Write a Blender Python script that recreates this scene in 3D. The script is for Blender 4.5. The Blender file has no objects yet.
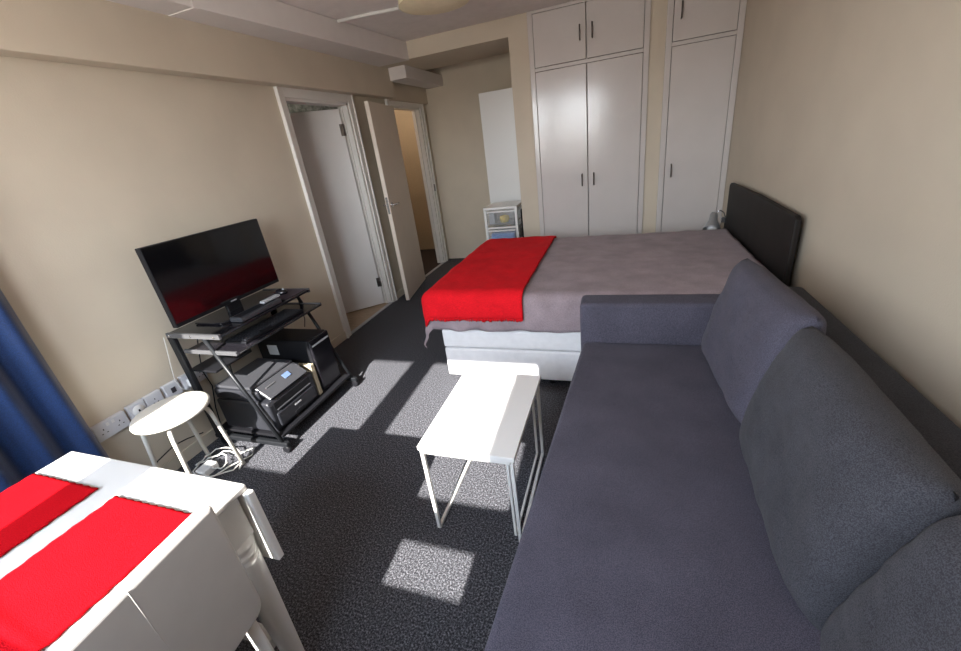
import bpy, bmesh, math, random
from mathutils import Vector, Matrix
random.seed(7)
PI = math.pi
S = bpy.context.scene
C = S.collection

# ------------------------------------------------------------------ camera
cam_d = bpy.data.cameras.new('camera'); cam = bpy.data.objects.new('camera', cam_d); C.objects.link(cam)
RT = Vector((0.94607644, 0.29966392, -0.12304836)); UP = Vector((-0.0165393, 0.42403247, 0.90549595)); FW = Vector((-0.32352096, 0.85463326, -0.40612336))
cam.matrix_world = Matrix(((RT.x, UP.x, -FW.x, 0.0), (RT.y, UP.y, -FW.y, 0.0), (RT.z, UP.z, -FW.z, 1.46536), (0, 0, 0, 1)))
cam_d.sensor_width = 36.0; cam_d.lens = 402.24 / 961 * 36.0; cam_d.clip_start = 0.02
S.camera = cam

# ------------------------------------------------------------------ sky, sun, window daylight
W = bpy.data.worlds.new('sky'); S.world = W; W.use_nodes = True
wn = W.node_tree.nodes; wl = W.node_tree.links; wn.clear()
wo = wn.new('ShaderNodeOutputWorld'); wb = wn.new('ShaderNodeBackground')
tc = wn.new('ShaderNodeTexCoord'); sx = wn.new('ShaderNodeSeparateXYZ'); cr = wn.new('ShaderNodeValToRGB')
wl.new(tc.outputs['Generated'], sx.inputs[0]); wl.new(sx.outputs['Z'], cr.inputs[0]); wl.new(cr.outputs[0], wb.inputs[0]); wl.new(wb.outputs[0], wo.inputs[0])
cr.color_ramp.elements[0].position = 0.0; cr.color_ramp.elements[0].color = (0.42, 0.40, 0.37, 1)
cr.color_ramp.elements[1].position = 0.02; cr.color_ramp.elements[1].color = (0.90, 0.96, 1.0, 1)
e_ = cr.color_ramp.elements.new(0.35); e_.color = (0.66, 0.74, 0.84, 1)
e_ = cr.color_ramp.elements.new(0.8); e_.color = (0.38, 0.48, 0.62, 1)
wb.inputs[1].default_value = 13.5

sun_d = bpy.data.lights.new('sun', 'SUN'); sun = bpy.data.objects.new('sun', sun_d); C.objects.link(sun)
sun_dir = Vector((-0.04, 1.0, -0.71)).normalized()
sun.rotation_euler = sun_dir.to_track_quat('-Z', 'Y').to_euler(); sun.location = (0, -3, 4)
sun_d.energy = 13.0; sun_d.angle = math.radians(0.6); sun_d.color = (1.0, 0.96, 0.90)

WIN = (-2.15, -0.34, 0.95, 2.19)      # window opening in wall_near
po_d = bpy.data.lights.new('window_daylight', 'AREA'); po = bpy.data.objects.new('window_daylight', po_d); C.objects.link(po)
po_d.shape = 'RECTANGLE'; po_d.size = WIN[1] - WIN[0]; po_d.size_y = WIN[3] - WIN[2]; po_d.cycles.is_portal = True
po.location = ((WIN[0] + WIN[1]) / 2, -0.68, (WIN[2] + WIN[3]) / 2); po.rotation_euler = (PI / 2, 0, 0)

S.view_settings.view_transform = 'Standard'; S.view_settings.look = 'None'
S.view_settings.gamma = 1.0; S.view_settings.use_curve_mapping = False
S.view_settings.exposure = 0.99

# ------------------------------------------------------------------ materials
def mat(name, col, rough=0.6, metal=0.0, var=0.0, scale=40.0, bump=0.0, bscale=None, spec=0.5, col2=None, detail=3.0, stretch=None, sheen=0.0, coat=0.0, pos=(0.35, 0.65)):
    m = bpy.data.materials.new(name); m.use_nodes = True
    nt = m.node_tree; b = nt.nodes['Principled BSDF']
    b.inputs['Base Color'].default_value = (*col, 1); b.inputs['Roughness'].default_value = rough
    b.inputs['Metallic'].default_value = metal; b.inputs['Specular IOR Level'].default_value = spec
    if sheen: b.inputs['Sheen Weight'].default_value = sheen
    if coat: b.inputs['Coat Weight'].default_value = coat; b.inputs['Coat Roughness'].default_value = 0.08
    t = nt.nodes.new('ShaderNodeTexCoord'); mp = nt.nodes.new('ShaderNodeMapping'); nt.links.new(t.outputs['Object'], mp.inputs[0])
    if stretch: mp.inputs['Scale'].default_value = stretch
    if var or col2:
        n = nt.nodes.new('ShaderNodeTexNoise'); n.inputs['Scale'].default_value = scale; n.inputs['Detail'].default_value = detail
        r = nt.nodes.new('ShaderNodeValToRGB'); nt.links.new(mp.outputs[0], n.inputs['Vector']); nt.links.new(n.outputs['Fac'], r.inputs[0]); nt.links.new(r.outputs[0], b.inputs['Base Color'])
        c2 = col2 or tuple(min(1, c * (1 + var)) for c in col); c1 = col if col2 else tuple(c * (1 - var) for c in col)
        r.color_ramp.elements[0].color = (*c1, 1); r.color_ramp.elements[1].color = (*c2, 1)
        r.color_ramp.elements[0].position = pos[0]; r.color_ramp.elements[1].position = pos[1]
    if bump:
        n2 = nt.nodes.new('ShaderNodeTexNoise'); n2.inputs['Scale'].default_value = bscale or scale; n2.inputs['Detail'].default_value = 3
        bp = nt.nodes.new('ShaderNodeBump'); bp.inputs['Strength'].default_value = bump; bp.inputs['Distance'].default_value = 0.005
        nt.links.new(mp.outputs[0], n2.inputs['Vector']); nt.links.new(n2.outputs['Fac'], bp.inputs['Height']); nt.links.new(bp.outputs[0], b.inputs['Normal'])
    return m

def weave(name, c1, c2, scale, bump=0.5, rough=0.9, sheen=0.05, cloud=0.12, spec=0.2):
    """ribbed cloth: fine two-way threads with soft cloudy wear"""
    m = bpy.data.materials.new(name); m.use_nodes = True; nt = m.node_tree; b = nt.nodes['Principled BSDF']
    b.inputs['Roughness'].default_value = rough; b.inputs['Specular IOR Level'].default_value = spec; b.inputs['Sheen Weight'].default_value = sheen
    t = nt.nodes.new('ShaderNodeTexCoord')
    n = nt.nodes.new('ShaderNodeTexNoise'); n.inputs['Scale'].default_value = scale; n.inputs['Detail'].default_value = 2
    n3 = nt.nodes.new('ShaderNodeTexNoise'); n3.inputs['Scale'].default_value = 7; n3.inputs['Detail'].default_value = 4
    for q in (n, n3): nt.links.new(t.outputs['Object'], q.inputs['Vector'])
    r = nt.nodes.new('ShaderNodeValToRGB'); nt.links.new(n.outputs['Fac'], r.inputs[0])
    r.color_ramp.elements[0].color = (*c1, 1); r.color_ramp.elements[0].position = 0.38
    r.color_ramp.elements[1].color = (*c2, 1); r.color_ramp.elements[1].position = 0.62
    mr = nt.nodes.new('ShaderNodeMapRange'); mr.inputs['From Min'].default_value = 0.3; mr.inputs['From Max'].default_value = 0.7
    mr.inputs['To Min'].default_value = 1 - cloud; mr.inputs['To Max'].default_value = 1 + cloud; nt.links.new(n3.outputs['Fac'], mr.inputs[0])
    mx = nt.nodes.new('ShaderNodeVectorMath'); mx.operation = 'SCALE'; nt.links.new(r.outputs[0], mx.inputs[0]); nt.links.new(mr.outputs[0], mx.inputs['Scale']); nt.links.new(mx.outputs[0], b.inputs['Base Color'])
    bp = nt.nodes.new('ShaderNodeBump'); bp.inputs['Strength'].default_value = bump; bp.inputs['Distance'].default_value = 0.002
    nt.links.new(n.outputs['Fac'], bp.inputs['Height']); nt.links.new(bp.outputs[0], b.inputs['Normal'])
    return m

M = {}
M['wall'] = mat('beige_wall_paint', (0.60, 0.525, 0.42), 0.75, var=0.03, scale=3, bump=0.12, bscale=160)
M['ceil'] = mat('ceiling_paint', (0.80, 0.75, 0.72), 0.85, var=0.03, scale=12, bump=0.3, bscale=60)
M['duct'] = mat('white_boxing_paint', (0.72, 0.68, 0.66), 0.7, var=0.02, scale=8, bump=0.15, bscale=80)
M['gloss'] = mat('white_gloss_paint', (0.60, 0.56, 0.54), 0.15, var=0.015, scale=5, bump=0.22, bscale=22, spec=0.38)
M['trimw'] = mat('white_satin_paint', (0.74, 0.71, 0.67), 0.35, var=0.02, scale=6)
M['door'] = mat('white_door_paint', (0.78, 0.765, 0.75), 0.4, var=0.02, scale=4)
M['doorc'] = mat('cream_door_paint', (0.76, 0.66, 0.56), 0.4, var=0.02, scale=4)
M['wood'] = mat('threshold_wood', (0.45, 0.33, 0.22), 0.5, var=0.15, scale=12, stretch=(1, 6, 1))
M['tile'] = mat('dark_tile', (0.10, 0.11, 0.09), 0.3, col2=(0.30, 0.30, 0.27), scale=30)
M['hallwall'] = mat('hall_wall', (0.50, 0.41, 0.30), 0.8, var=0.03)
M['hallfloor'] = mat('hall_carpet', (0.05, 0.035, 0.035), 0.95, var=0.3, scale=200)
M['steel'] = mat('brushed_steel', (0.20, 0.185, 0.175), 0.3, metal=1.0)
M['lampm'] = mat('satin_silver', (0.42, 0.44, 0.46), 0.3, metal=0.6)
M['chrome'] = mat('chrome', (0.75, 0.77, 0.8), 0.15, metal=1.0)
M['blk'] = mat('black_plastic', (0.009, 0.009, 0.011), 0.45, var=0.1, scale=60, spec=0.25)
M['blkmet'] = mat('black_painted_metal', (0.011, 0.012, 0.014), 0.4, spec=0.3)
M['graymet'] = mat('grey_end_plate', (0.10, 0.10, 0.105), 0.4, metal=0.3)
M['screen'] = mat('glossy_dark_screen', (0.004, 0.004, 0.005), 0.09, spec=0.6)
M['glassblk'] = mat('black_gloss_glass', (0.012, 0.011, 0.014), 0.12)
M['prn'] = mat('printer_black', (0.020, 0.021, 0.026), 0.4, var=0.06, scale=30)
M['prng'] = mat('printer_grey', (0.045, 0.046, 0.052), 0.4)
M['silver'] = mat('silver_plastic', (0.45, 0.46, 0.48), 0.3)
M['white'] = mat('white_lacquer', (0.80, 0.79, 0.77), 0.3)
M['whitem'] = mat('white_steel', (0.78, 0.77, 0.74), 0.35)
M['cream'] = mat('cream_plastic', (0.72, 0.66, 0.52), 0.5)
M['stoolm'] = mat('stool_cream_paint', (0.70, 0.67, 0.60), 0.4)
M['tablew'] = mat('table_white_paint', (0.60, 0.585, 0.56), 0.35, var=0.02, scale=5)
M['leather'] = mat('white_faux_leather', (0.62, 0.585, 0.555), 0.45, var=0.03, scale=8, bump=0.03, bscale=150)
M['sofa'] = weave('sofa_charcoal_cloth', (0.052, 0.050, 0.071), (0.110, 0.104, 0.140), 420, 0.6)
M['cush'] = weave('charcoal_cloth_camera_tint', (0.034, 0.0345, 0.043), (0.076, 0.077, 0.091), 450, 0.6)  # darker copy of the sofa cloth, camera's tone shift put into the colour
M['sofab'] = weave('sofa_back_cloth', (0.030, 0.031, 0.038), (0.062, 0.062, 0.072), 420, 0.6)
M['sheet'] = weave('grey_fleece', (0.265, 0.212, 0.230), (0.33, 0.265, 0.287), 220, 0.4, sheen=0.1, cloud=0.16)
M['red'] = weave('red_knit', (0.55, 0.005, 0.010), (0.80, 0.008, 0.018), 260, 0.8, cloud=0.08, sheen=0.0)
M['mat'] = weave('red_woven_mat', (0.31, 0.002, 0.005), (0.44, 0.004, 0.009), 480, 0.7, cloud=0.04, sheen=0.0, spec=0.04, rough=1.0)
M['divan'] = mat('white_divan_cloth', (0.84, 0.83, 0.84), 0.8, var=0.03, scale=20, bump=0.1, bscale=300)
M['head'] = mat('black_headboard', (0.012, 0.0095, 0.0085), 0.6, var=0.3, scale=8, spec=0.3)
M['blue'] = weave('blue_curtain', (0.004, 0.016, 0.062), (0.010, 0.034, 0.115), 300, 0.3, sheen=0.3, rough=0.6, cloud=0.1)
M['shade'] = mat('cream_paper_shade', (0.80, 0.72, 0.50), 0.7, var=0.03, scale=20)
M['sock'] = mat('socket_white', (0.66, 0.66, 0.69), 0.35)
M['cablew'] = mat('cable_white', (0.72, 0.70, 0.66), 0.5)
M['yellow'] = mat('yellow_item', (0.75, 0.55, 0.03), 0.5, var=0.1)
M['bluei'] = mat('blue_item', (0.05, 0.22, 0.60), 0.4, var=0.1)
M['clearp'] = mat('clear_plastic', (0.70, 0.71, 0.73), 0.2)
M['clearp'].node_tree.nodes['Principled BSDF'].inputs['Alpha'].default_value = 0.18
M['bulb'] = mat('lamp_bulb', (0.85, 0.86, 0.86), 0.15)
M['glass'] = bpy.data.materials.new('window_glass'); M['glass'].use_nodes = True
_n = M['glass'].node_tree; _n.nodes.clear()
_o = _n.nodes.new('ShaderNodeOutputMaterial'); _mx = _n.nodes.new('ShaderNodeMixShader'); _t = _n.nodes.new('ShaderNodeBsdfTransparent'); _g = _n.nodes.new('ShaderNodeBsdfGlossy')
_g.inputs['Roughness'].default_value = 0.05; _mx.inputs[0].default_value = 0.05
_n.links.new(_t.outputs[0], _mx.inputs[1]); _n.links.new(_g.outputs[0], _mx.inputs[2]); _n.links.new(_mx.outputs[0], _o.inputs[0])

def carpet():
    m = bpy.data.materials.new('blue_grey_speckled_carpet'); m.use_nodes = True; nt = m.node_tree; b = nt.nodes['Principled BSDF']
    b.inputs['Roughness'].default_value = 0.95; b.inputs['Specular IOR Level'].default_value = 0.15
    t = nt.nodes.new('ShaderNodeTexCoord')
    n = nt.nodes.new('ShaderNodeTexNoise'); n.inputs['Scale'].default_value = 140; n.inputs['Detail'].default_value = 6; n.inputs['Roughness'].default_value = 0.75
    nt.links.new(t.outputs['Object'], n.inputs['Vector'])
    r = nt.nodes.new('ShaderNodeValToRGB'); nt.links.new(n.outputs['Fac'], r.inputs[0]); nt.links.new(r.outputs[0], b.inputs['Base Color'])
    e = r.color_ramp.elements; e[0].position = 0.39; e[0].color = (0.015, 0.015, 0.018, 1); e[1].position = 0.65; e[1].color = (0.26, 0.26, 0.29, 1)
    q = e.new(0.5); q.color = (0.055, 0.056, 0.064, 1)
    bp = nt.nodes.new('ShaderNodeBump'); bp.inputs['Strength'].default_value = 0.8; bp.inputs['Distance'].default_value = 0.004
    nt.links.new(n.outputs['Fac'], bp.inputs['Height']); nt.links.new(bp.outputs[0], b.inputs['Normal'])
    return m
M['carpet'] = carpet()

# ------------------------------------------------------------------ mesh helpers
class MB:
    def __init__(s): s.bm = bmesh.new()
    def _add(s, b2, mtx=None):
        if mtx is not None: bmesh.ops.transform(b2, matrix=mtx, verts=b2.verts)
        me = bpy.data.meshes.new('tmp'); b2.to_mesh(me); b2.free(); s.bm.from_mesh(me); bpy.data.meshes.remove(me); return s
    def box(s, x0, x1, y0, y1, z0, z1, bev=0.0, seg=2, mtx=None, smooth=False):
        b = bmesh.new(); bmesh.ops.create_cube(b, size=1.0)
        bmesh.ops.scale(b, vec=(x1 - x0, y1 - y0, z1 - z0), verts=b.verts); bmesh.ops.translate(b, vec=((x0 + x1) / 2, (y0 + y1) / 2, (z0 + z1) / 2), verts=b.verts)
        if bev: bmesh.ops.bevel(b, geom=b.edges[:], offset=bev, segments=seg, affect='EDGES', profile=0.5)
        if smooth:
            for f in b.faces: f.smooth = True
        return s._add(b, mtx)
    def beam(s, p, q, w, h, bev=0.0, up=(0, 0, 1)):
        p, q = Vector(p), Vector(q); d = (q - p); L = d.length; d.normalize(); u = Vector(up)
        sd = d.cross(u)
        if sd.length < 1e-4: sd = d.cross(Vector((1, 0, 0)))
        sd.normalize(); u = sd.cross(d)
        m = Matrix(((sd.x, d.x, u.x, p.x), (sd.y, d.y, u.y, p.y), (sd.z, d.z, u.z, p.z), (0, 0, 0, 1)))
        return s.box(-w / 2, w / 2, 0, L, -h / 2, h / 2, bev, 1, m)
    def tube(s, pts, r, seg=10, closed=False):
        pts = [Vector(p) for p in pts]; rs = r if isinstance(r, (list, tuple)) else [r] * len(pts); b = bmesh.new(); rings = []; n = len(pts); prev = None
        for i, p in enumerate(pts):
            if closed: d = pts[(i + 1) % n] - pts[i - 1]
            else: d = pts[min(i + 1, n - 1)] - pts[max(i - 1, 0)]
            d.normalize()
            if prev is None:
                a = d.cross(Vector((0, 0, 1)))
                if a.length < 1e-3: a = d.cross(Vector((1, 0, 0)))
            else: a = prev - d * prev.dot(d)
            a.normalize(); prev = a; c = d.cross(a)
            rings.append([b.verts.new(p + (a * math.cos(2 * PI * k / seg) + c * math.sin(2 * PI * k / seg)) * rs[i]) for k in range(seg)])
        for i in range(n if closed else n - 1):
            A, B_ = rings[i], rings[(i + 1) % n]
            for k in range(seg):
                f = b.faces.new((A[k], A[(k + 1) % seg], B_[(k + 1) % seg], B_[k])); f.smooth = True
        if not closed: b.faces.new(rings[0][::-1]); b.faces.new(rings[-1])
        bmesh.ops.recalc_face_normals(b, faces=b.faces[:])
        return s._add(b)
    def lathe(s, prof, mtx=None, seg=32, sx=1.0, sy=1.0, cap=True):
        b = bmesh.new(); rings = []
        for r, z in prof: rings.append([b.verts.new((max(r, 1e-4) * math.cos(2 * PI * k / seg) * sx, max(r, 1e-4) * math.sin(2 * PI * k / seg) * sy, z)) for k in range(seg)])
        for i in range(len(rings) - 1):
            for k in range(seg):
                f = b.faces.new((rings[i][k], rings[i][(k + 1) % seg], rings[i + 1][(k + 1) % seg], rings[i + 1][k])); f.smooth = True
        if cap: b.faces.new(rings[0][::-1]); b.faces.new(rings[-1])
        bmesh.ops.recalc_face_normals(b, faces=b.faces[:])
        return s._add(b, mtx)
    def prism(s, poly, a0, a1, axis='z', bev=0.0, seg=2):
        b = bmesh.new()
        def P(u, v, w): return {'z': (u, v, w), 'y': (u, w, v), 'x': (w, u, v)}[axis]
        lo = [b.verts.new(P(u, v, a0)) for u, v in poly]; hi = [b.verts.new(P(u, v, a1)) for u, v in poly]
        b.faces.new(lo[::-1]); b.faces.new(hi); n = len(poly)
        for i in range(n): b.faces.new((lo[i], lo[(i + 1) % n], hi[(i + 1) % n], hi[i]))
        bmesh.ops.recalc_face_normals(b, faces=b.faces[:])
        if bev: bmesh.ops.bevel(b, geom=b.edges[:], offset=bev, segments=seg, affect='EDGES', profile=0.5)
        return s._add(b)
    def grid(s, fn, nu, nv, thick=0.0):
        b = bmesh.new(); g = [[b.verts.new(fn(i / nu, j / nv)) for j in range(nv + 1)] for i in range(nu + 1)]
        for i in range(nu):
            for j in range(nv):
                f = b.faces.new((g[i][j], g[i + 1][j], g[i + 1][j + 1], g[i][j + 1])); f.smooth = True
        return s._add(b)
    def build(s, name, m, parent=None, **kw):
        me = bpy.data.meshes.new(name); s.bm.to_mesh(me); s.bm.free(); me.materials.append(m)
        o = bpy.data.objects.new(name, me); C.objects.link(o)
        if parent is not None:
            o.parent = parent
            # mesh made in world coordinates: shift it into the parent's frame
            w = parent; off = Vector((0, 0, 0))
            while w is not None: off += Vector(w.location); w = w.parent
            if not kw.get('local'): me.transform(Matrix.Translation(-off))
        if kw.get('label'): o['label'] = kw['label']
        if kw.get('cat'): o['category'] = kw['cat']
        if kw.get('group'): o['group'] = kw['group']
        if kw.get('kind'): o['kind'] = kw['kind']
        return o
def thing(name, label, cat, loc=(0, 0, 0), group=None):
    o = bpy.data.objects.new(name, None); C.objects.link(o); o.location = loc; o.empty_display_size = 0.1
    o['label'] = label; o['category'] = cat
    if group: o['group'] = group
    return o
def struct(name, mb, m, parent=None, label=None):
    return mb.build(name, m, parent, **({'kind': 'structure', 'label': label} if parent is None else {}))
def nz(x, y, z=0, f=1.0):
    from mathutils import noise
    return noise.noise(Vector((x * f, y * f, z * f)))

XL, XR, YB, ZC, YN = -2.38, 0.87, 4.188, 2.443, -0.6
# ------------------------------------------------------------------ setting
struct('floor', MB().box(XL - .02, XR, YN, 5.37, -0.05, 0.0), M['carpet'])
struct('ceiling', MB().box(XL - .1, XR + .1, YN - .1, 5.47, ZC, ZC + 0.08), M['ceil'])
D1 = (2.83, 3.645, 1.965); D2 = (4.42, 5.18, 1.975)   # door openings in the left wall
w = MB().box(XL - .1, XL, YN - .1, D1[0], -.05, ZC).box(XL - .1, XL, D1[1], D2[0], -.05, ZC).box(XL - .1, XL, D2[1], 5.47, -.05, ZC)
w.box(XL - .1, XL, D1[0], D1[1], D1[2], ZC).box(XL - .1, XL, D2[0], D2[1], D2[2], ZC)
struct('wall_left', w, M['wall'])
struct('wall_right', MB().box(XR, XR + .1, YN - .1, 5.47, -.05, ZC), M['wall'])
a, b_, c_, d_ = WIN
w = MB().box(XL, a, YN - .06, YN, -.05, ZC).box(b_, XR, YN - .06, YN, -.05, ZC).box(a, b_, YN - .06, YN, -.05, c_).box(a, b_, YN - .06, YN, d_, ZC)
struct('wall_near', w, M['wall'])
w = MB().box(-.96, -.782, YB, YB + .1, 0, ZC).box(-.96, -.90, YB + .1, 5.37, 0, ZC)      # pier beside the alcove
w.box(.205, .325, YB, YB + .1, 0, ZC).box(XL, -.96, YB, 4.87, 2.30, ZC).box(XL, -.96, 5.37, 5.47, 0, ZC).box(-.90, XR, 4.80, 4.90, 0, ZC)
struct('wall_back', w, M['wall'])
# stepped beam and white boxing under the ceiling on the left
struct('trim_1', MB().box(XL, -2.28, YN, 4.42, 2.030, 2.30, 0.004).box(XL, -2.335, 4.42, 5.37, 2.02, 2.30), M['wall'], label='beige beam along the top of the left wall')
w = MB().prism([(XL, YN), (-2.275, YN), (-1.945, YB), (XL, YB)], 2.29, ZC - .004, 'z')
w.prism([(XL + .02, 2.02), (-2.092, 2.02), (-2.090, 2.05), (XL + .02, 2.05)], 2.286, ZC - .01, 'z')
struct('trim_2', w, M['duct'], label='white boxing along the ceiling above the left wall')
struct('trim_3', MB().box(-2.30, -2.09, 4.37, 5.37, 2.183, 2.299, .003), M['duct'], label='lower white boxing running into the alcove')
def frame(name, y0, y1, zt, lbl, wd=.075):
    f = MB()
    f.box(XL, XL + .018, y0 - wd, y0, 0, zt + wd, .004).box(XL, XL + .018, y1, y1 + wd, 0, zt + wd, .004).box(XL, XL + .018, y0, y1, zt, zt + wd, .004)
    f.box(XL + .018, XL + .03, y0 - wd, y0 - wd + .02, 0, zt + wd, .003).box(XL + .018, XL + .03, y1 + wd - .02, y1 + wd, 0, zt + wd, .003)
    f.box(XL - .1, XL, y0, y0 + .02, 0, zt).box(XL - .1, XL, y1 - .02, y1, 0, zt).box(XL - .1, XL, y0, y1, zt - .02, zt)
    f.box(XL - .062, XL - .05, y0 + .02, y0 + .035, 0, zt - .02).box(XL - .062, XL - .05, y1 - .035, y1 - .02, 0, zt - .02)
    struct(name, f, M['trimw'], label=lbl)
frame('trim_4', D1[0], D1[1], D1[2], 'white door surround of the nearer doorway')
frame('trim_5', D2[0], D2[1], D2[2], 'white door surround of the farther doorway')
b = MB().box(XL, XL + .015, YN, D1[0] - .075, 0, .075, .003).box(XL, XL + .015, D1[1] + .075, D2[0] - .075, 0, .075, .003)
struct('baseboard_left', b, M['wall'])
struct('baseboard_right', MB().box(XR - .015, XR, YN, YB, 0, .075, .003), M['trimw'])
struct('trim_6', MB().box(XL - .025, XL + .01, D1[0] + .02, D1[1] - .02, 0.0, .009).box(XL - .025, XL + .01, D2[0] + .02, D2[1] - .02, 0.0, .009), M['silver'], label='pale threshold strips of the doorways')
struct('trim_7', MB().box(XL + .018, XL + .026, D2[1] + .015, D2[1] + .045, .98, 1.07, .002), M['steel'], label='dark latch keep on the far jamb of the farther doorway')
# rooms behind the doorways
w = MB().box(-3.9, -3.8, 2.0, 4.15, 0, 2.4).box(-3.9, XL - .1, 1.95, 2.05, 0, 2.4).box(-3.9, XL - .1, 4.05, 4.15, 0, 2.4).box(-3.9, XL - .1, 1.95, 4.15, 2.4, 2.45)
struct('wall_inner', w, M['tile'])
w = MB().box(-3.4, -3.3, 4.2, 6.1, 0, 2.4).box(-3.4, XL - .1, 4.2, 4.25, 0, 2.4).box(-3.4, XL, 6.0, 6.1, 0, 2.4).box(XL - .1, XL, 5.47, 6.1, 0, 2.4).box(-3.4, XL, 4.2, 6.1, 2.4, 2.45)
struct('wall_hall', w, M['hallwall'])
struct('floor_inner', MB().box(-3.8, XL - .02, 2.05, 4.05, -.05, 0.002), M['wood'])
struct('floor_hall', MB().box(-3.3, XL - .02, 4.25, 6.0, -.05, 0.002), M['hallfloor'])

# added fill lamps, unseen, brightening the hall and the inner room
for nm, loc, pw, col_ in (('hall_fill_light', (-2.95, 5.1, 2.25), 6, (1, .86, .70)), ('inner_room_fill_light', (-3.3, 3.7, 2.25), 1.5, (1, .9, .8))):
    ld = bpy.data.lights.new(nm, 'POINT'); lo = bpy.data.objects.new(nm, ld); C.objects.link(lo); lo.location = loc; ld.energy = pw; ld.color = col_; ld.shadow_soft_size = .1

# window behind the camera
wf = MB(); y0, y1 = YN - .05, YN - .01
wf.box(a, a + .03, y0, y1, c_, d_).box(b_ - .03, b_, y0, y1, c_, d_).box(a, b_, y0, y1, c_, c_ + .04).box(a, b_, y0, y1, d_ - .03, d_)
wf.box(-1.385, -1.20, y0, y1, c_, d_, .004).box(a, b_, y0, y1, 1.145, 1.285, .004).box(-.46, b_, y0, y1, c_, 1.285).box(-.85, -.78, y0, y1, c_, 1.15)
wd = MB().box(a, b_, YN - .032, YN - .028, c_, d_)
win = bpy.data.objects.new('window_1', None); C.objects.link(win); win.location = (a, YN, c_); win['kind'] = 'structure'
wf.build('window_frame', M['trimw'], win); wd.build('window_pane', M['glass'], win)
MB().box(a - .03, b_ + .03, YN, YN + .02, c_ - .03, c_ - .005, .004).build('window_sill', M['trimw'], win)

# door leaves
def lever(mb, p, n, along):
    p, n, along = Vector(p), Vector(n).normalized(), Vector(along).normalized()
    mb.tube([p, p + n * .008], .026, 16); mb.tube([p, p + n * .045], .009, 10); mb.tube([p + n * .042, p + n * .045 + along * .05, p + n * .040 + along * .11], .009, 10)
def leafdoor(name, hinge, free, zt, m, thick=.04, lbl=None, hz=1.03, handle=True):
    hx, hy = hinge; fx, fy = free; d = Vector((fx - hx, fy - hy, 0)); L = d.length; d.normalize(); n = Vector((-d.y, d.x, 0))
    o = bpy.data.objects.new(name, None); C.objects.link(o); o.location = (hx, hy, 0); o['kind'] = 'structure'
    if lbl: o['label'] = lbl
    m4 = Matrix(((d.x, n.x, 0, hx), (d.y, n.y, 0, hy), (0, 0, 1, 0), (0, 0, 0, 1)))
    MB().box(0, L, -thick / 2, thick / 2, .015, zt, .003, 1, m4).build('door_leaf', m, o)
    P = lambda u, v, z: m4 @ Vector((u, v, z))
    if handle:
        h = MB()
        for sg in (-1, 1): lever(h, P(L - .06, sg * thick / 2, hz), n * sg, -d)
        h.build('door_handle', M['chrome'], o)
        MB().box(L - .002, L + .002, -.012, .012, hz - .08, hz + .08, 0, 1, m4).build('lock_plate', M['chrome'], o)
    sh_ = 1 if not handle else -1
    for z in (.26, 1.75): MB().tube([P(-.004, sh_ * (thick / 2 + .005), z - .05), P(-.004, sh_ * (thick / 2 + .005), z + .05)], .009, 8).box(0.0, .03, min(sh_ * thick / 2, sh_ * (thick / 2 + .003)), max(sh_ * thick / 2, sh_ * (thick / 2 + .003)), z - .05, z + .05, 0, 1, m4).build('hinge', M['steel'], o)
    return o
leafdoor('door_1', (-2.462, 3.605), (-3.02, 3.06), 1.925, M['door'], lbl='white door standing half open into the next room', handle=False)
leafdoor('door_2', (-2.338, 4.40), (-2.195, 3.665), 1.955, M['doorc'], lbl='cream door swung wide open against the left wall')

# ------------------------------------------------------------------ built-in wardrobes
def wardrobe(x0, x1, doors, label, handles):
    t = thing('built_in_wardrobe', label, 'wardrobe', ((x0 + x1) / 2, YB, 0), 'built-in wardrobes across the far wall')
    yf = YB - .02
    MB().box(x0, x0 + .045, yf, YB + .03, 0, ZC - .002, .004).box(x1 - .045, x1, yf, YB + .03, 0, ZC - .002, .004).box(x0 + .045, x1 - .045, yf, YB + .03, 2.418, ZC - .002, .003) \
        .box(x0 + .045, x1 - .045, yf, YB + .03, 1.992, 2.020, .002).box(x0 + .045, x1 - .045, yf, YB + .03, 0, .07, .003).build('face_frame', M['gloss'], t)
    MB().box(x0 + .01, x1 - .01, YB + .05, YB + .55, .02, 2.40).build('carcass', M['door'], t)
    g = .0035
    for (dx0, dx1, z0, z1, hx, hz) in doors:
        d = MB().box(dx0 + g, dx1 - g, yf - .004, YB + .02, z0 + g, z1 - g, .003).build('wardrobe_door', M['gloss'], t)
        MB().tube([(hx, yf - .004, hz - .052), (hx, yf - .030, hz - .052), (hx, yf - .030, hz + .052), (hx, yf - .004, hz + .052)], .006, 8).build('door_handle', M['steel'], d)
    return t
mx = -.292
wardrobe(-.782, .205, [(-.737, mx, 2.020, 2.418, -.344, 2.217), (mx, .160, 2.020, 2.418, -.243, 2.217), (-.737, mx, .07, 1.992, -.346, 1.045), (mx, .160, .07, 1.992, -.240, 1.045)],
         'wide white built-in wardrobe with two tall doors and two small doors above', None)
wardrobe(.325, .868, [(.370, .823, 2.020, 2.418, .427, 2.222), (.370, .823, .07, 1.992, .422, 1.05)],
         'narrow white built-in wardrobe with single tall door in the right-hand corner', None)
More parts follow.
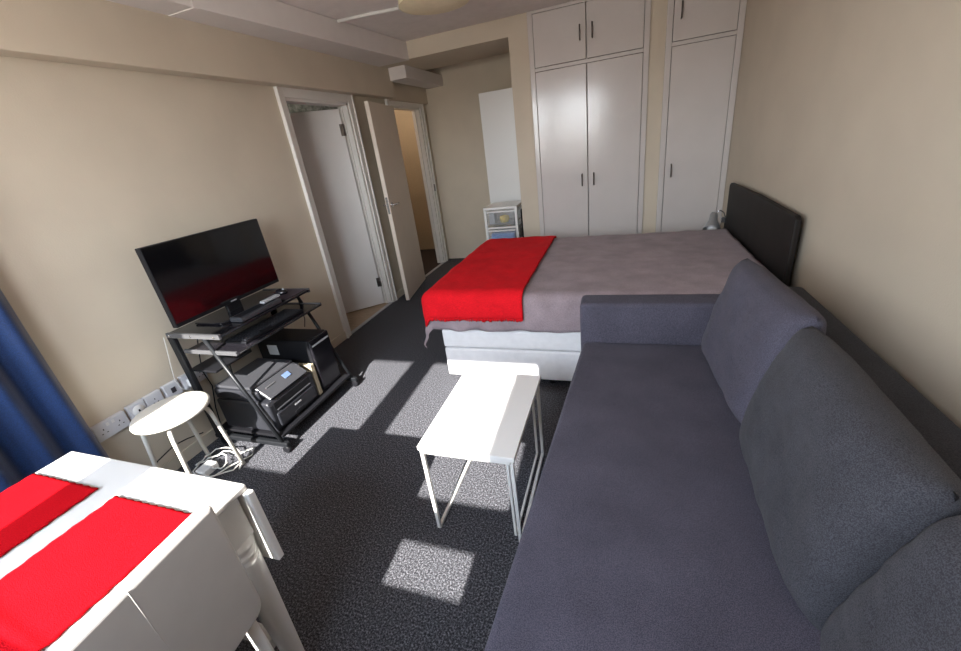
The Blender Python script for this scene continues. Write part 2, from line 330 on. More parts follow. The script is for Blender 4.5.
# ------------------------------------------------------------------ alcove
t = thing('tall_cabinet', 'tall plain white cabinet standing in the alcove beside the doorway', 'cabinet', (-1.22, 4.95, 0))
MB().box(-1.475, -.97, 4.80, 5.30, 0, 1.975, .003).build('carcass', M['white'], t)
MB().box(-1.473, -.972, 4.782, 4.798, .06, 1.973, .002).build('cabinet_door', M['white'], t)
t = thing('drawer_tower', 'small white plastic tower with see-through drawers in front of the tall cabinet', 'drawers', (-1.225, 4.5, 0))
tx0, tx1, ty0, ty1, tz = -1.41, -1.035, 4.28, 4.66, .84
f = MB()
for X in (tx0, tx1 - .03):
    for Y in (ty0, ty1 - .03): f.box(X, X + .03, Y, Y + .03, 0, tz, .004)
f.box(tx0, tx1, ty0, ty1, tz - .03, tz, .008)
nd = 4; dh = (tz - .03) / nd
for k in range(nd): f.box(tx0 + .002, tx1 - .002, ty0 + .002, ty1 - .002, k * dh + (0.0 if k else .02), k * dh + .02 + (0.0 if k else .02), .003)
f.build('tower_frame', M['white'], t)
for k in range(nd):
    z0 = k * dh + .045; z1 = (k + 1) * dh - .015; d = MB()
    d.box(tx0 + .035, tx1 - .035, ty0 - .004, ty0 + .002, z0, z1).box(tx0 + .035, tx1 - .035, ty0, ty1 - .03, z0, z0 + .004)
    d.box(tx0 + .035, tx0 + .039, ty0, ty1 - .03, z0, z1).box(tx1 - .039, tx1 - .035, ty0, ty1 - .03, z0, z1)
    dr = d.build('drawer', M['clearp'], t, label='transparent drawer')
    MB().box(tx0 + .03, tx1 - .03, ty0 - .012, ty0 - .004, z1 - .012, z1 + .006, .003).build('drawer_rim', M['white'], dr)
z3 = 3 * dh + .05; z2 = 2 * dh + .05
MB().lathe([(.0, 0), (.045, .01), (.055, .04), (.05, .075), (.0, .09)], Matrix.Translation((-1.20, ty0 + .075, z3))).build('yellow_pot', M['yellow'], None, label='round yellow pot inside the top see-through drawer', cat='pot')
MB().box(-1.36, -1.30, ty0 + .03, ty0 + .16, z3, z3 + .12, .006).build('grey_packet', M['silver'], None, label='silvery packet in the top drawer left of the yellow pot', cat='packet')
MB().box(-1.36, -1.09, ty0 + .02, ty0 + .24, z2, z2 + .10, .02, 3).build('blue_bag', M['bluei'], None, label='folded blue bag filling the second see-through drawer', cat='bag')
MB().box(-1.028, -.985, 4.40, 4.60, 0.0, .78, .01).build('folded_board', M['blk'], None, label='dark folded board standing between drawer tower and alcove pier', cat='board')

# ------------------------------------------------------------------ ceiling lamp and conduit
t = thing('pendant_lamp', 'cream drum lampshade hanging from the ceiling', 'lamp', (-1.06, 2.82, 2.25))
LC = Vector((-1.075, 2.80, 2.270)); LR = .215
sh = MB(); prof = [(LR, 0), (LR - .012, .16), (LR - .014, .16), (LR - .002, 0)]
sh.lathe(prof + [prof[0]], Matrix.Translation(LC), 48, cap=False); sh.lathe([(LR - .002, .002), (LR * .8, -.010), (LR * .5, -.018), (.0, -.021)], Matrix.Translation(LC), 48, cap=False)
sh.build('lamp_shade', M['shade'], t)
MB().tube([LC + Vector((0, 0, .10)), (LC.x, LC.y, ZC - .012)], .004, 8).lathe([(.02, .05), (.022, .11)], Matrix.Translation(LC)).lathe([(.045, ZC - .02 - LC.z), (.04, ZC - .001 - LC.z)], Matrix.Translation(LC)).build('lamp_holder', M['white'], t)
t = thing('cable_conduit', 'white cable conduit with round junction box on the ceiling', 'conduit', (-1.5, 3.27, ZC))
MB().tube([(-2.035, 3.20, ZC - .011), (-1.50, 3.275, ZC - .011)], .011, 8).build('conduit_pipe', M['whitem'], t)
MB().lathe([(.045, -.028), (.05, -.022), (.05, -.001)], Matrix.Translation((-1.49, 3.28, ZC)), 24).build('junction_box', M['whitem'], t)

# ------------------------------------------------------------------ bed
bx0, bx1, by0, by1 = -1.10, .775, 2.17, 3.56
t = thing('divan_bed', 'double bed with white divan base and black headboard by the right wall', 'bed', ((bx0 + bx1) / 2, (by0 + by1) / 2, 0))
MB().box(bx0, bx1, by0, by1, .055, .262, .012, 3).box(bx0, bx1, by0, by1, .270, .395, .012, 3).build('divan_base', M['divan'], t)
MB().box(bx0 - .07, bx1, by0 - .01, by1 + .01, .397, .63, .05, 4, smooth=True).build('mattress', M['divan'], t)
for X in (bx0 + .12, -.40, bx1 - .12):
    for Y in (by0 + .08, by1 - .08): MB().tube([(X, Y, 0.0), (X, Y, .06)], .025, 10).build('foot', M['blk'], t)
hb = MB().prism([(2.335, .0), (3.72, .0), (3.72, .945), (3.69, .965), (3.0, .975), (2.36, .965), (2.335, .950)], .803, .832, 'x', .006, 2)
hb.build('headboard', M['head'], t)
def drape(s0, s1, t0, t1, ox0, ox1, oy0, oy1, zt, R, fold, lift=0.0, hem=0.0):
    """cloth sheet over a box top [ox0..ox1]x[oy0..oy1] at zt, hanging where it overhangs"""
    def fn(u, v):
        s = s0 + (s1 - s0) * u; q = t0 + (t1 - t0) * v
        cx = min(max(s, ox0 + R), ox1); cy = min(max(q, oy0 + R), oy1 - R)
        dx, dy = s - cx, q - cy; h = math.hypot(dx, dy)
        bumpz = .006 * nz(s, q, 3, 5) + .004 * nz(s, q, 9, 13)
        if h < 1e-6: return Vector((s, q, zt + lift + bumpz))
        ux, uy = dx / h, dy / h; Rr = R + lift
        hh = h * (Rr / R) if h < PI / 2 * R else h + PI / 2 * lift
        if hh < PI / 2 * Rr:
            o_ = Rr * math.sin(hh / Rr); dr = Rr * (1 - math.cos(hh / Rr))
        else:
            e = hh - PI / 2 * Rr; ph = (s * 1.0 + q * .9)
            kf = 1.0 if abs(uy) < .7 or uy > 0 else min(1, max(0, (-.18 - s) / .25)); o_ = Rr + e * .02 + kf * e * fold * (.5 + .5 * math.sin(ph * 19 + 1.3 * math.sin(ph * 7)) + .2 * math.sin(ph * 41)); dr = Rr + e
        return Vector((cx + ux * o_, cy + uy * o_, zt + lift - dr + bumpz * max(0, 1 - dr * 8)))
    return fn
R0 = .055
o = MB().grid(drape(bx0 - .33, bx1, by0 - .235, by1 + .20, bx0 - .085, 9, by0 - .030, by1 + .022, .648, R0, .16), 110, 90).build('bedspread', M['sheet'], None, label='grey fleece bedspread laid over the double bed', cat='bedspread')
md = o.modifiers.new('t', 'SOLIDIFY'); md.thickness = .006; md.offset = -1
thr = drape(bx0 - .18, -.530, by0 - .148, by1 + .10, bx0 - .085, 9, by0 - .030, by1 + .022, .648, R0, .10, lift=.013)
t = thing('throw_blanket', 'bright red knitted throw with fringe across the foot of the bed', 'blanket', (-.85, 2.9, .65))
o = MB().grid(thr, 60, 90).build('knitted_cloth', M['red'], t); md = o.modifiers.new('t', 'SOLIDIFY'); md.thickness = .009; md.offset = 1
fr = MB(); random.seed(3)
for i in range(95):
    u = (i + .5) / 95; p = thr(u, 0.0); p2 = thr(u, .012); dn = (p - p2); dn.z -= .002; dn.normalize()
    e = p + dn * random.uniform(.012, .024) + Vector((random.uniform(-.006, .006), -.002, 0)); fr.tube([p + Vector((0, -.004, .004)), (p + e) / 2 + Vector((random.uniform(-.003, .003), -.007, 0)), e], [.0045, .0045, .003], 5)
fr.build('fringe', M['red'], t)

# clip lamp on the headboard
t = thing('clip_lamp', 'small silver reflector lamp clipped to the far end of the headboard', 'lamp', (.735, 3.735, .60))
Lm = Matrix.Translation((.712, 3.715, .612)) @ Matrix.Rotation(math.radians(-32), 4, 'X') @ Matrix.Rotation(math.radians(8), 4, 'Y')
MB().lathe([(.022, .135), (.030, .12), (.032, .07), (.046, .045), (.062, .008), (.064, -.005), (.058, -.004), (.036, .040), (.018, .06)], Lm, 28, cap=True).build('reflector', M['lampm'], t)
MB().lathe([(.0, -.020), (.030, -.012), (.042, .008), (.02, .04)], Lm, 20).build('bulb', M['bulb'], t)
MB().tube([(.735, 3.74, .74), (.765, 3.742, .752), (.79, 3.742, .735), (.805, 3.742, .70)], .005, 8).box(.775, .835, 3.722, 3.755, .655, .70, .004).build('clip_arm', M['chrome'], t)
MB().tube([(.805, 3.735, .66), (.80, 3.745, .40), (.80, 3.76, .02)], .003, 6).build('cord', M['blk'], t)

# ------------------------------------------------------------------ sofa
t = thing('sofa_bed', 'charcoal fabric sofa bed with wide seat along the right wall', 'sofa', (.30, .8, 0))
SX = lambda y: -.174 - .066 * (1.97 - y)
ys0 = -.45
def soft_prism(poly, z0, z1, bev, seg=4):
    m = MB().prism(poly, z0, z1, 'z', bev, seg)
    for f in m.bm.faces: f.smooth = True
    return m
soft_prism([(SX(ys0), ys0), (.70, ys0), (.70, 1.962), (SX(1.962), 1.962)], .20, .452, .022).build('seat', M['sofa'], t)
soft_prism([(SX(ys0) + .02, ys0), (.81, ys0), (.81, 2.11), (SX(1.97) + .03, 2.11)], .04, .198, .01, 2).build('base_box', M['sofab'], t)
soft_prism([(-.190, 1.968), (.665, 1.968), (.665, 2.118), (-.190, 2.118)], .20, .661, .022).build('arm', M['sofa'], t)
soft_prism([(.675, ys0), (.812, ys0), (.812, 2.125), (.675, 2.125)], .20, .692, .025).build('backrest', M['sofab'], t)
for X in (-.20, .78):
    for Y in (ys0 + .1, 2.02): MB().tube([(X, Y, 0), (X, Y, .045)], .022, 10).build('foot', M['blk'], t)
def pillow(w, h, th, seed, n=40, pw=5.0):
    """soft block cushion: local X width, Z height, Y thickness"""
    b = MB()
    def side(sg):
        def fn(u, v):
            a_ = (u - .5) * 2; c = (v - .5) * 2
            e = (max(0, 1 - abs(a_) ** pw) * max(0, 1 - abs(c) ** pw)) ** .36
            wob = .012 * nz(a_, c, seed + sg, 2.2) * e + .004 * nz(a_, c, seed + 5 + sg, 7) * e
            # seams pull in between the corners
            px = a_ * w / 2
            pz = c * h / 2
            return Vector((px, sg * (th / 2 * e + wob), pz + h / 2))
        return fn
    b.grid(side(-1), n, n); b.grid(side(1), n, n)
    bmesh.ops.remove_doubles(b.bm, verts=b.bm.verts, dist=.0012); bmesh.ops.recalc_face_normals(b.bm, faces=b.bm.faces[:])
    return b
cush = [((.432, 1.625, .446), .64, .450, .165, 14, 0), ((.426, .985, .446), .645, .430, .17, 14, 3), ((.424, .345, .446), .64, .41, .175, 15, 6)]
labs = ['charcoal back cushion on the sofa nearest the bed', 'charcoal back cushion in the middle of the sofa, between two others', 'charcoal back cushion on the sofa nearest the camera, cut by the frame']
for i, (p, w_, h_, th, ang, sd) in enumerate(cush):
    o = pillow(w_, h_, th, sd * 3 + 1).build('back_cushion', M['sofa'] if i == 0 else M['cush'], None, label=labs[i], cat='cushion', group='loose cushions along the sofa back')
    o.matrix_world = Matrix.Translation(p) @ Matrix.Rotation(math.radians([3, -2, -3][i]), 4, 'Z') @ Matrix.Rotation(math.radians(ang), 4, 'Y') @ Matrix.Rotation(PI / 2, 4, 'Z')

# ------------------------------------------------------------------ side table
t = thing('side_table', 'small white rectangular side table with thin sled legs on the carpet', 'table', (-.53, 1.32, 0))
cx0, cx1, cy0, cy1 = -.722, -.338, 1.045, 1.60
MB().box(cx0, cx1, cy0, cy1, .432, .452, .003).build('tabletop', M['white'], t)
def sq(mb, pts, w_=.014):
    for i in range(len(pts) - 1): mb.beam(pts[i], pts[i + 1], w_, w_, .001)
for Y, in ((cy0 + .012,), (cy1 - .012,)): pass
for X in (cx0 + .014, cx1 - .014):
    m = MB(); sq(m, [(X, cy0 + .010, .431), (X, cy0 + .010, .007), (X, cy1 - .03, .007), (X, cy1 - .03, .431)]); m.build('sled_leg', M['whitem'], t)
for Y in (cy0 + .010, cy1 - .03):
    m = MB(); sq(m, [(cx0 + .014, Y, .424), (cx1 - .014, Y, .424)]); m.build('top_rail', M['whitem'], t)
m = MB(); sq(m, [(cx1 - .038, cy0 + .03, .431), (cx1 - .038, cy0 + .03, .02), (cx1 - .038, cy1 - .05, .02), (cx1 - .038, cy1 - .05, .431)], .010); m.build('inner_frame', M['whitem'], t)

# ------------------------------------------------------------------ dining table, mats, chair
t = thing('dining_table', 'white drop-leaf dining table with turned legs and far leaf hanging down', 'table', (-1.26, .1, 0))
dx0, dx1, dy0, dy1 = -1.628, -.903, -.42, .530
MB().box(dx0, dx1, dy0, dy1 + .003, .730, .750, .006, 3).build('tabletop', M['tablew'], t)
MB().box(dx0 + .06, dx1 - .06, dy0 + .06, dy1 - .056, .635, .729, .002).build('apron', M['tablew'], t)
def tleg(X, Y):
    m = MB(); m.box(X - .036, X + .036, Y - .036, Y + .036, .595, .729, .003)
    prof = [(.022, 0), (.025, .02), (.028, .10), (.036, .35), (.041, .52), (.041, .53), (.034, .533), (.042, .545), (.042, .555), (.034, .560), (.044, .572), (.044, .585), (.036, .592), (.036, .60)]
    m.lathe(prof, Matrix.Translation((X, Y, 0)), 24); return m
for X in (dx0 + .065, dx1 - .053):
    for Y in (dy0 + .09, dy1 - .056): tleg(X, Y).build('leg', M['white'], t)  # paler white than the tabletop: brighter light on the legs put into their colour
lf = MB().box(dx0 + .0, dx1 + .016, dy1 - .015, dy1 + .006, .478, .7295, .004, 2)
lf.build('drop_leaf', M['white'], t)  # leaf in the legs' paler white, its light painted in likewise
MB().box(dx0 + .11, dx1 - .11, dy1 - .075, dy1 - .035, .10, .145, .004).box(dx0 + .11, dx1 - .11, dy0 + .07, dy0 + .11, .10, .145, .004).box(dx0 + .07, dx0 + .11, dy0 + .11, dy1 - .075, .10, .145, .004).build('stretcher', M['tablew'], t)
MB().tube([(dx1 - .053 + .022, dy1 - .056, .085), (dx1 - .053 + .028, dy1 - .058, .085)], .005, 8).build('screw_cap', M['blk'], t)
def placemat(x0, x1, y0, y1, lab, rot, seed):
    def fn(u, v):
        x = x0 + (x1 - x0) * u; y = y0 + (y1 - y0) * v
        z = .0065 + .0016 * nz(x, y, seed, 14)
        z += .005 * math.exp(-((v - .38 + .05 * u) / .03) ** 2)         # fold crease across the mat
        e = .0016 * math.sin(v * 70) * (abs(u - .5) > .497) + .0016 * math.sin(u * 60) * (abs(v - .5) > .497)
        return Vector((x + e, y + e, .7515 + z))
    o = MB().grid(fn, 40, 60).build('placemat', M['mat'], None, label=lab, cat='placemat', group='red placemats on the dining table')
    md = o.modifiers.new('t', 'SOLIDIFY'); md.thickness = .004; md.offset = -1
placemat(-1.228, -.948, -.02, .421, 'red woven placemat on the dining table right in front of the white chair', 0, 1)
placemat(-1.610, -1.316, -.02, .430, 'red woven placemat on the window-side left half of the dining table', 0, 4)
t = thing('dining_chair', 'white faux leather dining chair pushed up to the table', 'chair', (-1.04, .225, 0))
def rr(y0, y1, z0, z1, r, n=6):
    P_ = []
    for (cy, cz, a0) in ((y1 - r, z1 - .012, 0), (y0 + r, z1 - .012, PI / 2), (y0 + r, z0 + r, PI), (y1 - r, z0 + r, 1.5 * PI)):
        rz = .012 if a0 in (0, PI / 2) else r; ry = r if rz != .012 else .012
        cy2 = (y1 - ry) if cy > (y0 + y1) / 2 else (y0 + ry)
        for k in range(n + 1):
            an = a0 + PI / 2 * k / n; P_.append((cy2 + ry * math.cos(an), cz + rz * math.sin(an)))
    return P_
m = MB().prism(rr(.030, .426, .425, .800, .035), -.905, -.868, 'x', .009, 3)
sk = Matrix(((1, 0, .02, -.02 * .60), (0, 1, 0, 0), (0, 0, 1, 0), (0, 0, 0, 1)))
bmesh.ops.transform(m.bm, matrix=sk, verts=m.bm.verts)
for f_ in m.bm.faces: f_.smooth = False
ROT = Matrix.Translation((-.868, .426, 0)) @ Matrix.Rotation(math.radians(4.0), 4, 'Z') @ Matrix.Translation((.868, -.426, 0))
bmesh.ops.transform(m.bm, matrix=ROT, verts=m.bm.verts)
ch_b = m.build('backrest', M['leather'], t)
m = MB().tube([(-.8688 + .02 * (z - .60), .230, z) for z in (.43, .5, .6, .7, .797)] , .0012, 6); bmesh.ops.transform(m.bm, matrix=ROT, verts=m.bm.verts); m.build('seam', M['leather'], ch_b)
MB().box(-1.29, -.908, .035, .420, .40, .46, .02, 3).build('seat_pad', M['leather'], t)
for X, Y in ((-1.25, .06), (-1.25, .39), (-.91, .06), (-.91, .39)):
    sl = .02 if X > -1 else -.01
    MB().tube([(X, Y, .41), (X + sl, Y, .0)], [.017, .014], 12).build('leg', M['tablew'], t)

# ------------------------------------------------------------------ stool
t = thing('round_stool', 'round white stool with four bent tube legs beside the computer trolley', 'stool', (-2.10, 1.10, 0))
SC = Vector((-2.115, 1.078, 0))
MB().lathe([(.0, .432), (.160, .432), (.170, .437), (.172, .446), (.166, .456), (.155, .459), (.0, .459)], Matrix.Translation(SC), 48).build('seat', M['stoolm'], t)
for a_ in (45, 135, 225, 315):
    an = math.radians(a_); d = Vector((math.cos(an), math.sin(an), 0))
    pts = [SC + d * .03 + Vector((0, 0, .420)), SC + d * .10 + Vector((0, 0, .420)), SC + d * .128 + Vector((0, 0, .414)), SC + d * .142 + Vector((0, 0, .396)), SC + d * .150 + Vector((0, 0, .36)), SC + d * .185 + Vector((0, 0, .004))]
    MB().tube(pts, .0105, 12).build('leg', M['stoolm'], t)

# ------------------------------------------------------------------ computer trolley
t = thing('computer_trolley', 'black metal computer trolley on castors against the left wall', 'trolley', (-2.06, 1.69, 0))
ty0, ty1 = 1.345, 2.035
MB().box(-2.335, -1.935, ty0 - .005, ty1 + .005, .728, .744, .004).build('top_shelf', M['glassblk'], t)
MB().box(-2.255, -1.870, ty0 + .01, ty1 - .01, .628, .642, .004).build('keyboard_tray', M['glassblk'], t)
MB().prism([(-2.31, ty0 + .01), (-2.10, ty0 + .01), (-2.10, ty0 + .26), (-2.16, ty0 + .30), (-2.31, ty0 + .30)], .50, .512, 'z', .002, 1).build('middle_shelf', M['blk'], t)
MB().box(-2.30, -1.80, ty0 + .01, ty1 - .01, .085, .102, .003).build('bottom_shelf', M['blk'], t)
for Y, s_ in ((ty0, 1), (ty1, -1)):
    MB().beam((-2.29, Y, .05), (-2.305, Y, .728), .026, .045, .004, up=(1, 0, 0)).build('rear_post', M['blkmet'], t)
    MB().tube([(-1.800, Y, .055), (-2.065, Y, .722)], .011, 10).build('front_strut', M['blkmet'], t)
    MB().beam((-2.32, Y, .055), (-1.765, Y, .055), .03, .03, .005).build('foot_bar', M['blkmet'], t)
    MB().box(-2.325, -1.935, Y - .012, Y + .004, .722, .750, .002).build('end_plate', M['graymet'], t)
    MB().beam((-2.26, Y + s_ * .004, .636), (-1.875, Y + s_ * .004, .636), .014, .022, .002).build('tray_rail', M['graymet'], t)
    for X in (-2.27, -1.785):
        MB().tube([(X, Y - .014, .022), (X, Y + .014, .022)], .022, 16).tube([(X, Y, .02), (X, Y, .045)], .008, 8).build('castor', M['blk'], t)
    for X in (-2.30, -2.14, -1.97): MB().tube([(X, Y - (.012 if s_ > 0 else -.004), .736), (X, Y - (.015 if s_ > 0 else -.007), .736)], .006, 8).build('bolt', M['chrome'], t)
# television
t = thing('television', 'black flat-screen television standing on the trolley top shelf', 'television', (-2.17, 1.66, .745))
TM = Matrix.Translation((-2.155, 1.655, .803)) @ Matrix.Rotation(math.radians(1.0), 4, 'Z') @ Matrix.Rotation(math.radians(-1), 4, 'Y')
MB().box(-.028, .006, -.360, .374, 0, .418, .004, 2, TM).box(-.055, -.02, -.22, .22, .08, .33, .02, 3, TM).build('housing', M['blk'], t)
MB().box(.0062, .0085, -.356, .370, .022, .414, 0, 1, TM).build('screen', M['screen'], t)
MB().box(-.02, .0, -.05, .05, -.05, .03, .003, 1, TM).build('stand_neck', M['blk'], t)
MB().prism([(-2.26, 1.46), (-2.06, 1.46), (-2.04, 1.50), (-2.04, 1.81), (-2.06, 1.85), (-2.26, 1.85)], .7455, .757, 'z', .004, 1).build('stand_base', M['glassblk'], t)
MB().box(.0072, .0092, -.02, .02, .010, .016, 0, 1, TM).build('badge', M['silver'], t)
# small things on the trolley
t = thing('set_top_box', 'long perforated dark box lying on the top shelf in front of the television', 'electronics', (-1.99, 1.66, .745))
MB().box(-2.033, -1.945, 1.50, 1.80, .7455, .772, .004).build('case', M['prng'], t)
g_ = MB()
for i in range(38): g_.box(-2.02, -1.96, 1.512 + i * .0073, 1.5155 + i * .0073, .772, .7735)
g_.build('grille', M['blk'], t)
MB().box(-2.01, -1.975, 1.70, 1.83, .774, .788, .004, mtx=None).build('remote_control', M['silver'], None, label='slim silver remote lying on the perforated box', cat='remote')
t = thing('keyboard', 'black full-size keyboard on the lower tray of the trolley', 'keyboard', (-1.98, 1.66, .642))
MB().box(-2.055, -1.905, 1.44, 1.90, .6425, .657, .004).build('case', M['blk'], t)
kb = MB()
for r_ in range(6):
    for c2 in range(20):
        if r_ == 5 and 4 < c2 < 9: continue
        kb.box(-2.043 + r_ * .0225, -2.043 + r_ * .0225 + .018, 1.452 + c2 * .022, 1.452 + c2 * .022 + .018, .657, .663, .002, 1)
kb.build('keys', M['prn'], t)
MB().box(-2.16, -1.955, 1.845, 2.025, .7442, .7472, .001).build('mouse_mat', mat('plum_mouse_mat', (.035, .022, .035), .6), None, label='dark square mouse mat at the far end of the top shelf', cat='mouse mat')
t = thing('computer_mouse', 'small black mouse on the dark mouse mat', 'mouse', (-2.08, 1.94, .748))
MB().lathe([(.0, 0), (.030, 0), (.032, .010), (.026, .024), (.012, .032), (.0, .034)], Matrix.Translation((-2.08, 1.94, .7485)) @ Matrix.Diagonal((1.5, 1, 1, 1)), 24).build('shell', M['glassblk'], t)
MB().lathe([(.007, -.003), (.007, .003)], Matrix.Translation((-2.055, 1.94, .778)) @ Matrix.Rotation(PI / 2, 4, 'X'), 12).build('scroll_wheel', M['silver'], t)
# printer
t = thing('printer', 'bulky black multifunction printer on the trolley bottom shelf', 'printer', (-2.03, 1.56, .102))
px0, px1, py0, py1 = -2.24, -1.845, 1.375, 1.745
MB().prism([(px0, .103), (px1, .103), (px1, .285), (px1 - .012, .30), (px0, .30)], py0, py1, 'y', .012, 3).build('body', M['prn'], t)
MB().box(px0 + .0, px1 - .06, py0 + .01, py1 - .01, .301, .365, .012, 3).build('scanner_unit', M['prn'], t)
MB().box(px0 + .01, px1 - .10, py0 + .02, py1 - .02, .366, .385, .008, 2).build('scanner_lid', M['prng'], t)
MB().prism([(px1 - .10, .366), (px1 - .012, .302), (px1 + .004, .312), (px1 - .085, .378)], py0 + .03, py1 - .03, 'y', .004, 1).build('control_panel', M['prng'], t)
MB().box(px1 - .075, px1 - .050, py0 + .07, py0 + .14, .352, .3595, .002).build('paper_label', M['graymet'], t)
MB().box(px1 - .006, px1 + .0015, py0 + .035, py1 - .035, .236, .280, .002).build('output_slot', M['blk'], t)
MB().box(px1 - .004, px1 + .012, py0 + .03, py1 - .03, .125, .215, .008, 2).build('paper_cassette', M['prn'], t)
MB().box(px1 + .010, px1 + .014, py0 + .15, py1 - .15, .125, .145, .002).build('cassette_grip', M['blk'], t)
MB().box(px1 + .011, px1 + .0135, py0 + .16, py0 + .21, .180, .190, .001).build('badge', M['silver'], t)
MB().prism([(px1 - .060, .3625), (px1 - .035, .3425), (px1 - .033, .345), (px1 - .058, .365)], py0 + .20, py0 + .25, 'y').build('display', mat('blue_grey_display', (.12, .18, .32), .2), t)
MB().box(px1 + .001, px1 + .010, py0 + .045, py1 - .045, .228, .236, .002).build('output_lip', M['prng'], t)
# pc tower
t = thing('computer_tower', 'black upright computer case at the far end of the bottom shelf', 'computer', (-2.06, 1.90, .102))
MB().box(-2.29, -1.862, 1.80, 1.99, .103, .475, .012, 3).build('case', M['blk'], t)
MB().box(-1.864, -1.845, 1.803, 1.987, .106, .472, .008, 3).build('front_panel', M['glassblk'], t)
MB().box(-1.847, -1.842, 1.815, 1.975, .425, .437, .002).build('silver_strip', M['silver'], t)
MB().box(-2.20, -2.12, 1.797, 1.7995, .37, .44).build('sticker', M['silver'], t, label='pale grey sticker')
MB().box(-2.10, -1.852, 1.757, 1.787, .103, .325, .002).build('box_file', mat('buff_card', (.42, .36, .25), .8), None, label='cream box file wedged between the printer and the computer case', cat='file')

# ------------------------------------------------------------------ wall sockets
def socket(y0, y1, z0, kind, lab):
    t = thing('wall_socket', lab, 'socket', (XL, (y0 + y1) / 2, z0 + .043), 'white electrical outlets low on the left wall')
    z1 = z0 + .086; MB().box(XL, XL + .028, y0, y1, z0, z1, .004).build('face_plate', M['sock'], t)
    xf = XL + .0275; n = 2 if kind == 'double' else 1
    for k in range(n):
        yc = y0 + (y1 - y0) * (k + .5) / n
        if kind in ('double', 'single'):
            MB().box(xf, xf + .0015, yc - .002, yc + .002, z0 + .048, z0 + .056).box(xf, xf + .0015, yc - .014, yc - .008, z0 + .030, z0 + .034).box(xf, xf + .0015, yc + .008, yc + .014, z0 + .030, z0 + .034).build('pin_slots', M['blk'], t)
    if kind == 'double':
        for k in (-1, 1): MB().box(xf, xf + .004, (y0 + y1) / 2 + k * .012 - .006, (y0 + y1) / 2 + k * .012 + .006, z0 + .060, z0 + .076, .001).build('rocker_switch', M['white'], t)
    if kind == 'round':
        MB().lathe([(.030, 0), (.028, .006), (.0, .007)], Matrix.Translation((xf, (y0 + y1) / 2, z0 + .043)) @ Matrix.Rotation(PI / 2, 4, 'Y'), 28).build('round_cover', M['white'], t)
        MB().box(xf + .006, xf + .008, (y0 + y1) / 2 - .004, (y0 + y1) / 2 + .004, z0 + .037, z0 + .049).build('opening', M['blk'], t)
    if kind == 'switch':
        MB().box(xf, xf + .004, (y0 + y1) / 2 - .012, (y0 + y1) / 2 + .012, z0 + .028, z0 + .058, .001).build('rocker_switch', M['prng'], t)
socket(.868, 1.014, .388, 'double', 'white double wall socket next to the blue curtain, leftmost in the row')
socket(1.028, 1.110, .392, 'round', 'white square outlet with round cover, second from the blue curtain')
socket(1.114, 1.200, .392, 'single', 'white single wall socket in the middle of the row above the stool')
socket(1.216, 1.302, .392, 'switch', 'white switched outlet with grey rocker, fourth from the blue curtain')
socket(1.318, 1.464, .392, 'double', 'white double wall socket behind the trolley post, holding a plug')
t = thing('power_plug', 'white plug and cable running from the last wall socket up to the trolley', 'plug', (XL + .03, 1.36, .43))
MB().box(XL + .0295, XL + .065, 1.335, 1.380, .405, .452, .006).build('plug_body', M['white'], t)
MB().tube([(XL + .050, 1.340, .410), (XL + .068, 1.315, .398), (XL + .055, 1.285, .43), (XL + .04, 1.280, .48), (XL + .036, 1.30, .58), (XL + .035, 1.318, .66), (XL + .035, 1.330, .727)], .0022, 8).build('cable', M['cablew'], t)

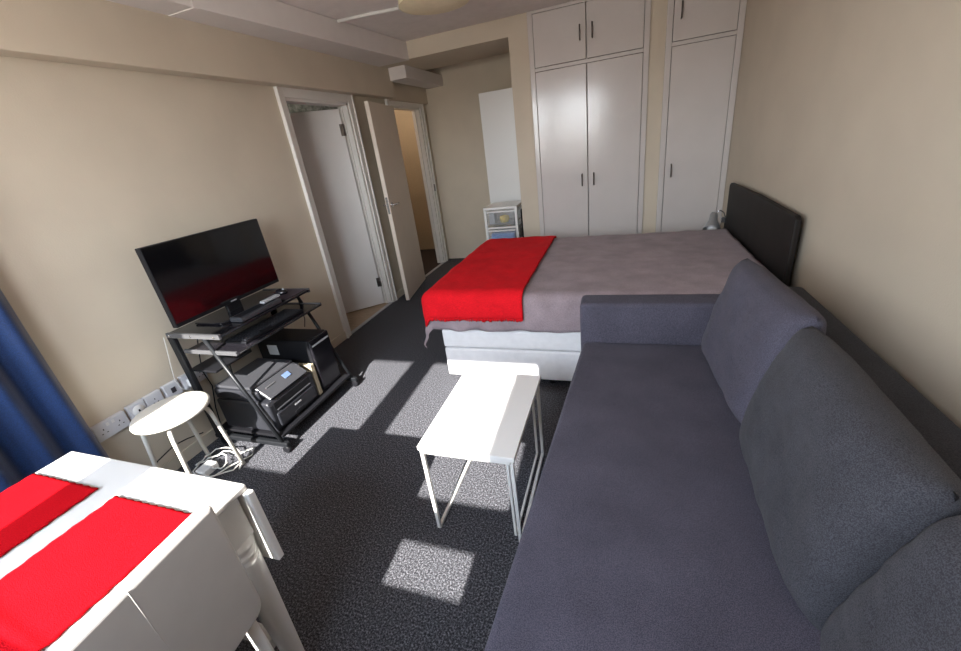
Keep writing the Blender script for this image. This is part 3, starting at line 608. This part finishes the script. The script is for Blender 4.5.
# cables on the floor
def coil(c, r0, r1, turns, z, seed, sq_=1.0):
    random.seed(seed); P_ = []; n = int(turns * 22)
    for i in range(n + 1):
        a_ = 2 * PI * turns * i / n; r = r0 + (r1 - r0) * (.5 + .5 * math.sin(i * .13 + seed)) + .012 * math.sin(3 * a_ + seed)
        P_.append(Vector((c[0] + r * math.cos(a_), c[1] + r * sq_ * math.sin(a_), z + .004 * (i * 7 % 5) * .8 + .0012 * i / 3)))
    return P_
t = thing('cable_coil', 'tangle of white cable with a plug block on the floor beneath the stool', 'cable', (-2.1, 1.2, 0))
MB().tube(coil((-2.125, 1.165), .055, .15, 2.6, .008, 2, .8), .0038, 7).build('white_cable', M['cablew'], t)
MB().box(-2.185, -2.115, 1.075, 1.165, .0, .042, .008).build('plug_block', M['white'], t)
MB().tube([(-2.09, 1.25, .01), (-2.02, 1.33, .012), (-1.985, 1.27, .01), (-2.04, 1.17, .012), (-2.08, 1.06, .01), (-2.12, 1.0, .01)], .0042, 7).build('loose_loop', M['cablew'], t)
m = MB(); m.tube([(-2.36, 1.30, .10), (-2.34, 1.20, .14), (-2.33, 1.12, .16), (-2.33, 1.02, .14), (-2.345, .93, .05), (-2.33, .86, .006)], .0035, 7)
m.build('black_cable', M['blk'], None, label='thin black cable looping along the wall behind the stool', cat='cable')
m = MB(); m.tube([(-2.33, 1.62, .72), (-2.345, 1.625, .55), (-2.34, 1.60, .30), (-2.33, 1.58, .12), (-2.34, 1.5, .04)], .0035, 7)
m.build('black_cable', M['blk'], None, label='thin black cable dropping behind the printer from the top shelf', cat='cable')
m = MB(); m.tube([(-2.345, 1.50, .66), (-2.35, 1.47, .55), (-2.345, 1.44, .45), (-2.35, 1.46, .33), (-2.345, 1.42, .20), (-2.34, 1.40, .07)], .0035, 7)
m.build('black_cable', M['blk'], None, label='thin black cable hanging near the trolley rear post', cat='cable')
m = MB(); m.tube([(-2.03, 2.01, .725), (-2.035, 2.015, .62), (-2.025, 2.008, .54), (-2.04, 2.0, .482)], .0028, 7)
m.build('black_cable', M['blk'], None, label='short black cable dangling from the far end of the top shelf', cat='cable')

# ------------------------------------------------------------------ curtain
t = thing('curtain', 'dark blue curtain hanging in folds against the left wall', 'curtain', (-2.30, .55, 0))
def cur(u, v):
    y = .10 + .755 * u; z = .03 + 1.95 * v
    return Vector((-2.292 + .040 * math.sin(u * 2 * PI * 5.2 + 2.2) * (1 - .15 * v) + .01 * math.sin(u * 23 + v * 2), y + .006 * math.sin(v * 5 + u * 9), z))
o = MB().grid(cur, 150, 16).build('cloth', M['blue'], t); md = o.modifiers.new('t', 'SOLIDIFY'); md.thickness = .004
MB().tube([(-2.285, -.10, 1.995), (-2.285, .86, 1.995)], .012, 12).build('curtain_pole', M['steel'], t)
